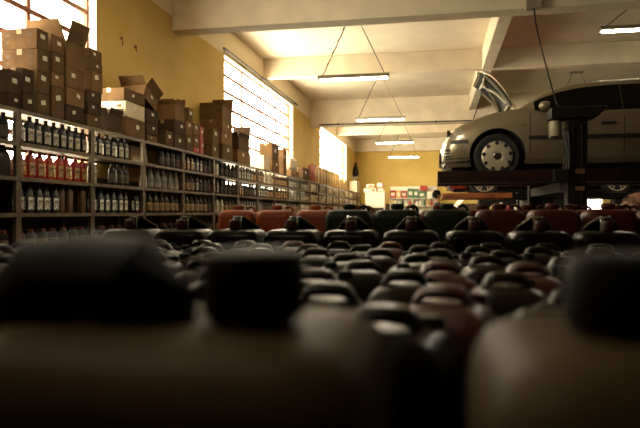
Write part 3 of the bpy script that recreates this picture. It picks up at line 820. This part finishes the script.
    for x in (1.06, 1.2, 1.35, 1.5, 1.68):
        s = lerp_st(GRN, x); rings.append([(x, y*s[3]*.9, s[4]+(s[5]-s[4])*(1-abs(y)**2*.9)+.008) for y in (-1,-.5,0,.5,1)])
    ws = MB().loft([r+[(p[0], p[1], p[2]-.012) for p in reversed(r)] for r in rings]); ws.build('windscreen', M_GLASSK, t, smooth=True)
    ub = MB().box(.15, 3.75, -.60, .60, .13, .20); ub.build('underbody', M_UNDER, t)
    for s in (-1, 1):
        wheel(t, .73, s*.81, .30, s, style); wheel(t, 3.18, s*.81, .30, s, style)
    for cx in (.73, 3.18): MB().tube([(cx, -.64, .30), (cx, .64, .30)], .03, 8).build('axle', M_UNDER, t)
    if hood:
        eb = MB().box(.30, .95, -.55, .55, .80, .90); 
        L, hw, a = .72, .64, math.radians(52)
        R = Matrix.Translation((.98, 0, .965)) @ Matrix.Rotation(a, 4, 'Y')   # hinge; -x local leads to the raised front edge
        h = MB(); rings = []
        for i in range(9):
            k = i/8; x = -L*k; wdt = hw*(1-.22*k**2.2); bow = .045*math.sin(PI*k*.9)-.055*max(0, k-.75)/.25
            top = [(x, y*wdt, bow+.03*(1-y*y)) for y in (-1,-.8,-.4,0,.4,.8,1)]
            bot = [(x, y*wdt*.99, bow+.03*(1-y*y)-.016) for y in (1,.8,.4,0,-.4,-.8,-1)]
            rings.append([R @ Vector(p) for p in top+bot])
        ho = h.loft(rings).build('raised_hood', paint, t, smooth=True)
        li = MB()
        for ya, yb_, xa, xb in ((-.5,-.5,-.06,-.62),(.5,.5,-.06,-.62),(-.5,.5,-.09,-.09),(-.42,.42,-.60,-.60),(-.45,.1,-.12,-.58),(.45,-.1,-.12,-.58)):
            li.tube([R @ Vector((xa, ya, -.012)), R @ Vector(((xa+xb)/2, (ya+yb_)/2, .012)), R @ Vector((xb, yb_, -.012))], .022, 8)
        li.build('hood_stiffeners', M_HOUS, ho, smooth=True)
        rings = []
        for i in range(1, 9):
            k = (i-.3)/8.2; x = -L*k; wdt = hw*(1-.22*k**2.2)*.93; bow = .045*math.sin(PI*k*.9)-.055*max(0, k-.75)/.25
            top = [(x, y*wdt, bow+.03*(1-y*y)-.018) for y in (-1,-.8,-.4,0,.4,.8,1)]
            rings.append([R @ Vector(p) for p in top+[(p[0], p[1], p[2]-.012) for p in reversed(top)]])
        MB().loft(rings).build('hood_liner', M_UNDER, ho, smooth=True)
        MB().tube([(.45, .52, .80), R @ Vector((-.55, .45, -.02))], .008, 6).build('hood_prop', M_TRIM, t)
    return t
GZ = 1.53
car('hatchback_car', M_SILVER, (.06, 8.98, GZ+.003), 'silver hatchback with its hood raised, parked on the upper lift runways', 'cover')
GZ2 = 1.40
car('hatchback_car', M_REDP, (.21, 13.1, GZ2+.003), 'dark red hatchback with alloy wheels seen beneath the silver car', 'alloy', hood=False)

# ------------------------------------------------------------------ lifts
def runway(t, x0, x1, y0, y1, z0, zd, lip, m):
    r = MB().box(x0, x1, y0, y1, z0, zd); r.box(x0, x1, y0, y0+.03, zd, lip); r.box(x0, x1, y1-.03, y1, zd, lip); r.box(x0, x0+.05, y0+.03, y1-.03, zd, lip)
    return r.build('runway', m, t, bevel=.006)
def lift_post(t, x, y, h, m, cap=True, s=.11):
    p = MB().box(x-s, x+s, y-s, y+s, 0.02, h); p.box(x-s*.55, x-s*.3, y-s-.012, y-s, .2, h-.1); p.box(x+s*.3, x+s*.55, y-s-.012, y-s, .2, h-.1)
    po = p.build('post', m, t, bevel=.008)
    MB().box(x-.2, x+.2, y-.2, y+.2, 0, .02).build('base_plate', m, t)
    return po
t = empty('four_post_lift', (1.63, 8.9, 0)); t.location = (0,0,0)
tag(t, 'dark four-post car lift holding the silver car above the drums', 'car lift')
runway(t, .02, 4.6, 8.02, 8.50, 1.485, GZ, 1.635, M_LIFT); runway(t, .02, 4.6, 9.52, 10.0, 1.515, GZ, 1.60, M_LIFT)
for xx in (1.62, 4.5): MB().box(xx-.08, xx+.08, 7.7, 10.45, 1.35, 1.484).build('cross_beam', M_POST, t, bevel=.006)
for x, y in ((1.63, 7.58), (1.63, 10.56), (4.5, 7.58), (4.5, 10.56)):
    lift_post(t, x, y, 2.22, M_POST)
    MB().loft([[(x+a, y-.16, 2.20), (x+a, y+.16, 2.20), (x+a, y+.16, 2.33), (x+a, y-.16, 2.33)] for a in (-.30, .20)]+[[(x+.31, y-.16, 2.30), (x+.31, y+.16, 2.30), (x+.31, y+.16, 2.33), (x+.31, y-.16, 2.33)]]).build('post_cap', M_POST, t, bevel=.01)
pu = MB().lathe([(.06, 0), (.065, .01), (.065, .17), (.05, .185)], 18, Matrix.Translation((1.40, 7.55, 2.0)))
pu.box(1.34, 1.46, 7.60, 7.66, 1.99, 2.19); pu.build('hydraulic_motor', M_HOUS, t, smooth=True)
for k in range(3): MB().tube([(1.46+.03*k, 7.45, 2.05), (1.50+.015*k, 7.43, 1.85-.05*k), (1.46+.03*k, 7.43, 1.6), (1.44, 7.5, 1.35)], .011, 6).build('hydraulic_hose', M_TRIM, t, smooth=True)
for z, hh in ((1.55, .055), (1.35, .05)): MB().box(1.60, 1.70, 7.448, 7.456, z, z+hh).build('plate_label', M_CARD, t)
MB().box(1.36, 1.52, 7.40, 7.58, 1.45, 1.60).build('control_box', M_POST, t, bevel=.01)
t = empty('four_post_lift', (0,0,0))
tag(t, 'rust-orange car lift carrying the dark red car further back', 'car lift')
for ya, yb_ in ((12.02, 12.55), (13.55, 14.05)):
    r_ = runway(t, 1.44, 4.6, ya, yb_, 1.375, GZ2, 1.46, M_POST)
    e_ = runway(t, .12, 1.438, ya, yb_, 1.375, GZ2, 1.47, M_LIFTO); e_.name = 'ramp_plate'
for x, y in ((1.95, 11.45), (1.95, 14.5), (4.6, 11.45), (4.6, 14.5)): lift_post(t, x, y, 2.1, M_POST)
for xx in (1.95, 4.5): MB().box(xx-.08, xx+.08, 11.57, 14.38, 1.24, 1.373).build('cross_beam', M_POST, t)
# electric cable from the beam junction box to the lift post
t = empty('power_cable', (0,0,0)); tag(t, 'thin black power cable sagging from the beam to the lift post', 'cable')
cx = x_on_y(534, 8.36); MB().box(cx-.10, cx+.10, 8.34, 8.439, 3.80, 3.93).build('junction_box', M_HOUS, t, bevel=.006)
pts = [(cx, 8.36, 3.82)]
for u, v, yy in ((536, 24, 8.1), (540, 43, 7.95), (546, 66, 7.8), (553, 92, 7.68), (558.5, 107.5, 7.5)):
    pts.append((x_on_y(u, yy), yy, z_at(v, x_on_y(u, yy), yy)))
pts.append((x_on_y(560, 7.5), 7.5, 2.346))
MB().tube(pts, .011, 6).build('cable', M_DKMETAL, t, smooth=True)

# ------------------------------------------------------------------ back of the shop
# white display cabinet
t = empty('display_cabinet', (-2.5, 25.2, 0)); tag(t, 'white front display cabinet before the yellow back wall', 'cabinet')
b = MB().box(-.40, .40, -.25, .25, 1.28, 1.90); b.box(-.43, .43, -.28, .28, 1.90, 1.93); b.build('cabinet_body', M_WHITE, t)
for xx in (-.38, .38):
    for yy in (-.22, .22): MB().box(xx-.02, xx+.02, yy-.02, yy+.02, 0, 1.28).build('leg', M_WHITE, t)
MB().box(-.39, .39, -.24, .24, .70, .73).build('shelf', M_WHITE, t)
MWR = mat('red_white_package', (.75, .60, .45), .6, var=.1, scale=9, col2=(.35, .06, .04))
for i, (dx, dz, w, h, rz) in enumerate(((-.34,0,.28,.16,.2),(-.05,0,.26,.18,-.1),(.24,0,.28,.17,.15),(-.20,.185,.34,.15,.1),(.22,.185,.26,.20,-.2))):
    o = MB().loft([rrect(w*.92,.30,.04,0), rrect(w,.34,.05,.02), rrect(w,.34,.05,h-.03), rrect(w*.85,.26,.05,h)]).build('package', MWR if i != 3 else M_CREAM, smooth=True, loc=(-2.5+dx, 25.2, 1.932+dz))
    o.rotation_euler = (0, 0, rz*.4)
    MB().box(-w*.25, w*.25, -.172, -.166, h*.3, h*.65).build('label', M_REDC if i % 2 else M_WHITE, o)
    tag(o, ('cream' if i == 3 else 'red and white') + ' package heaped on the white cabinet, ' + ('lower layer, %s of three' % ORD[i+1] if i < 3 else 'upper layer, %s of two' % ORD[i-2]), 'package', 'packages on the white cabinet')
# back wall shelving with coloured tins
t = empty('display_shelf', (-1.1, 28.7, 0)); tag(t, 'white wall display shelf below the yellow back wall', 'shelving')
MB().box(-1.05, 1.15, .22, .25, 0, 2.32).build('back_panel', M_WHITE, t)
for z in (.4, .95, 1.40, 1.76): MB().box(-1.05, 1.15, -.18, .22, z-.03, z).build('shelf', M_WHITE, t)
for xx in (-1.05, 0, 1.12): MB().box(xx, xx+.03, -.18, .22, 0, 1.76).build('upright', M_WHITE, t)
MY = mat('yellow_carton', (.62, .42, .10), .6, var=.1); MG = mat('green_carton', (.05, .13, .05), .6, var=.1)
tin = [(393,6,M_REDC,.36,'red'),(398.5,4.5,MY,.36,'yellow'),(404,6,M_REDC,.34,'red'),(410.5,6,MG,.44,'green'),(416,5,MG,.42,'green'),(422,7,MG,.30,'green'),(429.5,5,M_WHITE,.28,'white')]
for i, (u, w, m, h, nm) in enumerate(tin):
    x = x_on_y(u, 28.6); ww = w*.046
    o = MB().box(-ww/2, ww/2, -.12, .12, 0, h).build('carton', m, loc=(x, 28.65, 1.761), bevel=.01)
    MB().box(-ww*.3, ww*.3, -.123, -.119, h*.3, h*.7).build('label', M_PAPER, o)
    tag(o, '%s carton on the back wall display shelf, %s along from the cabinet' % (nm, ORD[i+1]), 'carton', 'cartons on the back display shelf')
o = MB().box(-.17, .17, -.11, .11, 0, .22).build('carton', M_REDC, loc=(x_on_y(423.5, 28.6), 28.65, 2.064), bevel=.01); tag(o, 'red carton lying on top of the last green carton', 'carton')
o.rotation_euler = (0, .12, 0)
o.location.z = 2.115
mc = [M_REDC, MY, M_WHITE, MG, M_CARD]
for L, z in ((0, 1.401), (1, .951)):
    for i in range(12):
        x = -2.05+i*.168; h = .20+.08*rng.random(); m = mc[rng.randint(0, 4)]
        if abs(x+1.1-.015) < .09: continue
        o = MB().lathe([(.055,0),(.06,.006),(.06,h*.72),(.03,h*.85),(.025,h)], 10).build('spray_can' , m, smooth=True, loc=(x, 28.6, z))
        MB().lathe([(.026,h),(.026,h+.03)], 8).build('cap', M_CAPK if i % 2 else M_WHITE, o, smooth=True)
        tag(o, '%s bottle on the %s of the back display shelf, %s along' % ({M_REDC:'red', MY:'yellow', M_WHITE:'white', MG:'green', M_CARD:'brown'}[m], ('tier under the cartons', 'lowest seen tier')[L], ORD[i+1]), 'bottle', 'bottles on the back display shelf')
# robed statuette on a bracket
yy = 28.45; zz = z_at(177, WX, yy)
t = empty('wall_bracket', (WX, yy, zz)); tag(t, 'small white wall bracket holding the dark statuette', 'bracket')
MB().box(0, .26, -.2, .2, -.04, 0).build('bracket_shelf', M_WHITE, t, bevel=.006)
MB().loft([[(.0,-.03,-.2),(.0,.03,-.2),(.01,.03,-.2),(.01,-.03,-.2)],[(.0,-.03,-.04),(.0,.03,-.04),(.2,.03,-.04),(.2,-.03,-.04)]]).build('bracket_arm', M_WHITE, t)
M = Matrix.Translation((WX+.13, yy, zz+.001))
s = MB().lathe([(.12,0),(.125,.03),(.10,.06),(.165,.10),(.15,.25),(.115,.42),(.085,.52),(.04,.56)], 18, M).build('statuette', M_DKMETAL, smooth=True)
MB().lathe([(.03,.55),(.055,.58),(.06,.63),(.045,.68),(.001,.70)], 14, M).build('head', M_HAIR, s, smooth=True)
MB().lathe([(.05,.675),(.06,.70),(.045,.72),(.015,.76)], 10, M).build('crown', MGOLD, s, smooth=True)
tag(s, 'small dark robed statuette standing in the corner by the last window', 'statuette')

# dark cabinets added to cover the bright back wall far behind the lifts, with a gap that shows the lit back window
for i, (xa, xb, yy, h) in enumerate(((1.35, 2.45, 20.2, 2.25), (2.5, 3.6, 20.2, 2.25), (3.65, 4.28, 20.2, 2.2), (5.42, 6.6, 20.2, 2.25), (6.65, 7.8, 20.2, 2.25), (7.85, 8.9, 20.2, 2.25))):
    t = empty('added_dark_cabinet', ((xa+xb)/2, yy, 0)); w = (xb-xa)/2
    tag(t, 'dark cabinet added to darken the space behind the lifts, %s along from the person' % ORD[i+1], 'cabinet', 'added dark cabinets')
    MB().box(-w, w, -.25, .25, 0, h).build('cabinet_body', M_POST, t, bevel=.01)
    for s0, s1 in ((-w+.02, -.01), (.01, w-.02)):
        d = MB().box(s0, s1, -.268, -.25, .08, h-.04).build('door', M_POST, t, bevel=.005)
        MB().box((s0+s1)/2-.01, (s0+s1)/2+.01, -.29, -.268, 1.0, 1.16).build('handle', M_CHROME, d)
# workbench with clutter that shows under the runways
t = empty('workbench', (2.9, 17.2, 0)); tag(t, 'cluttered workbench glimpsed between the lift posts', 'workbench')
MB().box(-1.5, 1.2, -.35, .35, 1.02, 1.07).build('bench_top', M_WOOD, t)
for xx in (-1.45, 1.15):
    for yy in (-.3, .3): MB().box(xx-.04, xx+.04, yy-.04, yy+.04, 0, 1.02).build('leg', M_POST, t)
for i in range(12):
    m = [MY, M_WHITE, M_REDC, M_CREAM, M_CARD][i % 5]; h = .14+.16*rng.random()
    o = MB().lathe([(.06,0),(.065,.006),(.065,h*.75),(.035,h*.85),(.03,h)], 12).build('tin_can', m, smooth=True, loc=(1.52+i*.215+rng.uniform(-.03,.03), 17.05+rng.uniform(-.1,.2), 1.071))
    MB().lathe([(.032,h),(.032,h+.025)], 10).build('lid', M_CAPK, o, smooth=True)
    tag(o, '%s tin on the workbench between the lift posts, %s along' % (['yellow','white','red','cream','brown'][i % 5], ORD[i+1]), 'tin', 'tins on the workbench')
# wrapped bundle at the far side
xb = x_on_y(636, 6.4)
sack('wrapped_bundle', (xb, 6.4, 0), (.42, .42, 1.02), M_FOAM, 'tall bundle in shiny reddish plastic wrap beside the lift', 'bundle', 9)

# ------------------------------------------------------------------ person
def skin_obj(name, joints, edges, m, parent=None, sub=2):
    me = bpy.data.meshes.new(name); me.from_pydata([j[0] for j in joints], edges, [])
    o = bpy.data.objects.new(name, me); C.objects.link(o)
    o.modifiers.new('skin', 'SKIN'); sb = o.modifiers.new('sub', 'SUBSURF'); sb.levels = sb.render_levels = sub
    for i, j in enumerate(joints):
        sv = me.skin_vertices[0].data[i]; r = j[1]; sv.radius = r if isinstance(r, tuple) else (r, r); sv.use_root = (i == 0)
    dg = bpy.context.evaluated_depsgraph_get(); dg.update()
    nm = bpy.data.meshes.new_from_object(o.evaluated_get(dg)); o.modifiers.clear(); o.data = nm
    nm.materials.clear(); nm.materials.append(m)
    for p in nm.polygons: p.use_smooth = True
    if parent: o.parent = parent
    return o
PX, PY = x_on_y(437, 15.4), 15.4
J = [((0,0,.92),(.13,.10)), ((0,0,1.10),(.125,.09)), ((0,0,1.30),(.15,.10)), ((0,0,1.40),(.10,.07)), ((.0,-.01,1.47),.048), ((0,-.015,1.55),(.07,.085)), ((.0,-.02,1.64),(.075,.09)), ((0,-.01,1.69),(.045,.055)),
     ((-.18,0,1.36),.055), ((-.24,-.06,1.14),.042), ((-.17,-.28,1.25),.034), ((-.14,-.33,1.28),.03),
     ((.18,0,1.36),.055), ((.24,-.08,1.15),.042), ((.18,-.29,1.27),.034), ((.15,-.34,1.30),.03),
     ((-.09,0,.86),.085), ((-.10,.0,.48),.055), ((-.10,.02,.09),.04), ((-.10,-.12,.04),.035),
     ((.09,0,.86),.085), ((.10,.0,.48),.055), ((.10,.02,.09),.04), ((.10,-.12,.04),.035)]
Eg = [(0,1),(1,2),(2,3),(3,4),(4,5),(5,6),(6,7),(2,8),(8,9),(9,10),(10,11),(2,12),(12,13),(13,14),(14,15),(0,16),(16,17),(17,18),(18,19),(0,20),(20,21),(21,22),(22,23)]
for base, s in ((11, -1), (15, 1)):
    bx, by, bz = J[base][0]
    for k in range(5):
        off = (k-1.5)*.019 if k < 4 else -s*.045
        ln = (.05,.058,.054,.042,.03)[k]
        a = len(J)
        J += [((bx+off, by-.035 if k < 4 else by-.01, bz), .010), ((bx+off, by-.035-ln*.6 if k < 4 else by-.04, bz+.004), .009), ((bx+off, by-.03-ln if k < 4 else by-.055, bz-.015), .008)]
        Eg += [(base, a), (a, a+1), (a+1, a+2)]
person = skin_obj('person', J, Eg, M_SKIN)
person.location = (PX, PY, 0); person.rotation_euler = (0, 0, 1.7); person.scale = (.95, .95, .95)
tag(person, 'person with short dark hair in dark clothes, bending over a white sheet', 'person')
fc = MB().lathe([(.006,-.02),(.015,-.01),(.012,.02),(.004,.035)], 8, Matrix.Translation((0,-.105,1.60)))
fc.build('nose', M_SKIN, person, smooth=True)
for s in (-1, 1):
    MB().lathe([(.001,-.010),(.010,-.004),(.010,.004),(.001,.010)], 8, Matrix.Translation((s*.032,-.096,1.625))).build('eye', M_UNDER, person, smooth=True)
    MB().lathe([(.008,-.03),(.02,-.01),(.02,.02),(.008,.03)], 8, Matrix.Translation((s*.083,-.005,1.60)) @ Matrix.Diagonal((.5,1,1,1))).build('ear', M_SKIN, person, smooth=True)
MB().obox(Matrix.Translation((0,-.100,1.555)), .05, .01, .010).build('mouth', M_CAPR, person)
hr = MB().lathe([(.092,1.60),(.098,1.65),(.088,1.70),(.055,1.735),(.001,1.745)], 18, Matrix.Translation((0,.012,0)) @ Matrix.Diagonal((1,1.08,1,1)))
hr.lathe([(.07,1.53),(.085,1.58),(.09,1.63)], 18, Matrix.Translation((0,.03,0)))
hr.build('hair', M_HAIR, person, smooth=True)
sh = skin_obj('shirt', [((0,0,.90),(.155,.12)),((0,0,1.10),(.145,.108)),((0,0,1.30),(.17,.118)),((0,0,1.405),(.10,.08)),((-.18,0,1.36),.072),((-.215,-.015,1.16),.058),((.18,0,1.36),.072),((.235,-.05,1.16),.058)],
              [(0,1),(1,2),(2,3),(2,4),(4,5),(2,6),(6,7)], M_SHIRT, person)
tr = skin_obj('trousers', [((0,0,.94),(.15,.118)),((-.09,0,.84),.10),((-.10,0,.48),.072),((-.10,.02,.10),.062),((.09,0,.84),.10),((.10,0,.48),.072),((.10,.02,.10),.062)],
              [(0,1),(1,2),(2,3),(0,4),(4,5),(5,6)], M_TROUS, person)
for s in (-1, 1): MB().loft([rrect(.09,.25,.04,0,cx=s*.10,cy=-.05), rrect(.10,.26,.045,.03,cx=s*.10,cy=-.05), rrect(.09,.16,.04,.09,cx=s*.10,cy=0)]).build('shoe', M_CAPK, person, smooth=True)
pp = MB().obox(Matrix.Translation((PX+.54, PY+.05, 1.34)) @ Matrix.Rotation(-.9, 4, 'Y') @ Matrix.Rotation(.35, 4, 'X'), .30, .30, .004)
tag(pp.build('paper_sheet', M_WHITE), 'white sheet of paper in the hands of the person', 'paper')

# ------------------------------------------------------------------ light and camera
w = bpy.data.worlds.new('world'); SC.world = w; w.use_nodes = True
bg = w.node_tree.nodes['Background']; bg.inputs['Color'].default_value = (1.0, .89, .69, 1); bg.inputs['Strength'].default_value = 20.0
def portal(loc, rot, sx, sy):
    l = bpy.data.lights.new('window_portal', 'AREA'); l.shape = 'RECTANGLE'; l.size = sx; l.size_y = sy; l.cycles.is_portal = True
    o = bpy.data.objects.new('window_portal', l); C.objects.link(o); o.location = loc; o.rotation_euler = rot
for a, b in WIN: portal((WX-.2, (a+b)/2, (WZ0+WZ1)/2), (0, -PI/2, 0), WZ1-WZ0, b-a)
cam = bpy.data.cameras.new('camera'); co = bpy.data.objects.new('camera', cam); C.objects.link(co)
cam.sensor_width = 36; cam.lens = 36*F/640; cam.shift_y = -(214-VH)/640
co.location = (0, 0, ZC); co.rotation_euler = (PI/2, 0, PHI)
cam.clip_start = .02; cam.clip_end = 200
cam.dof.use_dof = True; cam.dof.focus_distance = 6.5; cam.dof.aperture_fstop = 2.4
SC.camera = co
SC.view_settings.view_transform = 'Standard'; SC.view_settings.look = 'None'
SC.view_settings.exposure = 0.56; SC.view_settings.gamma = 1.0
SC.view_settings.use_curve_mapping = False
SC.cycles.max_bounces = 8; SC.cycles.diffuse_bounces = 5; SC.cycles.transparent_max_bounces = 8
SC.cycles.use_denoising = True
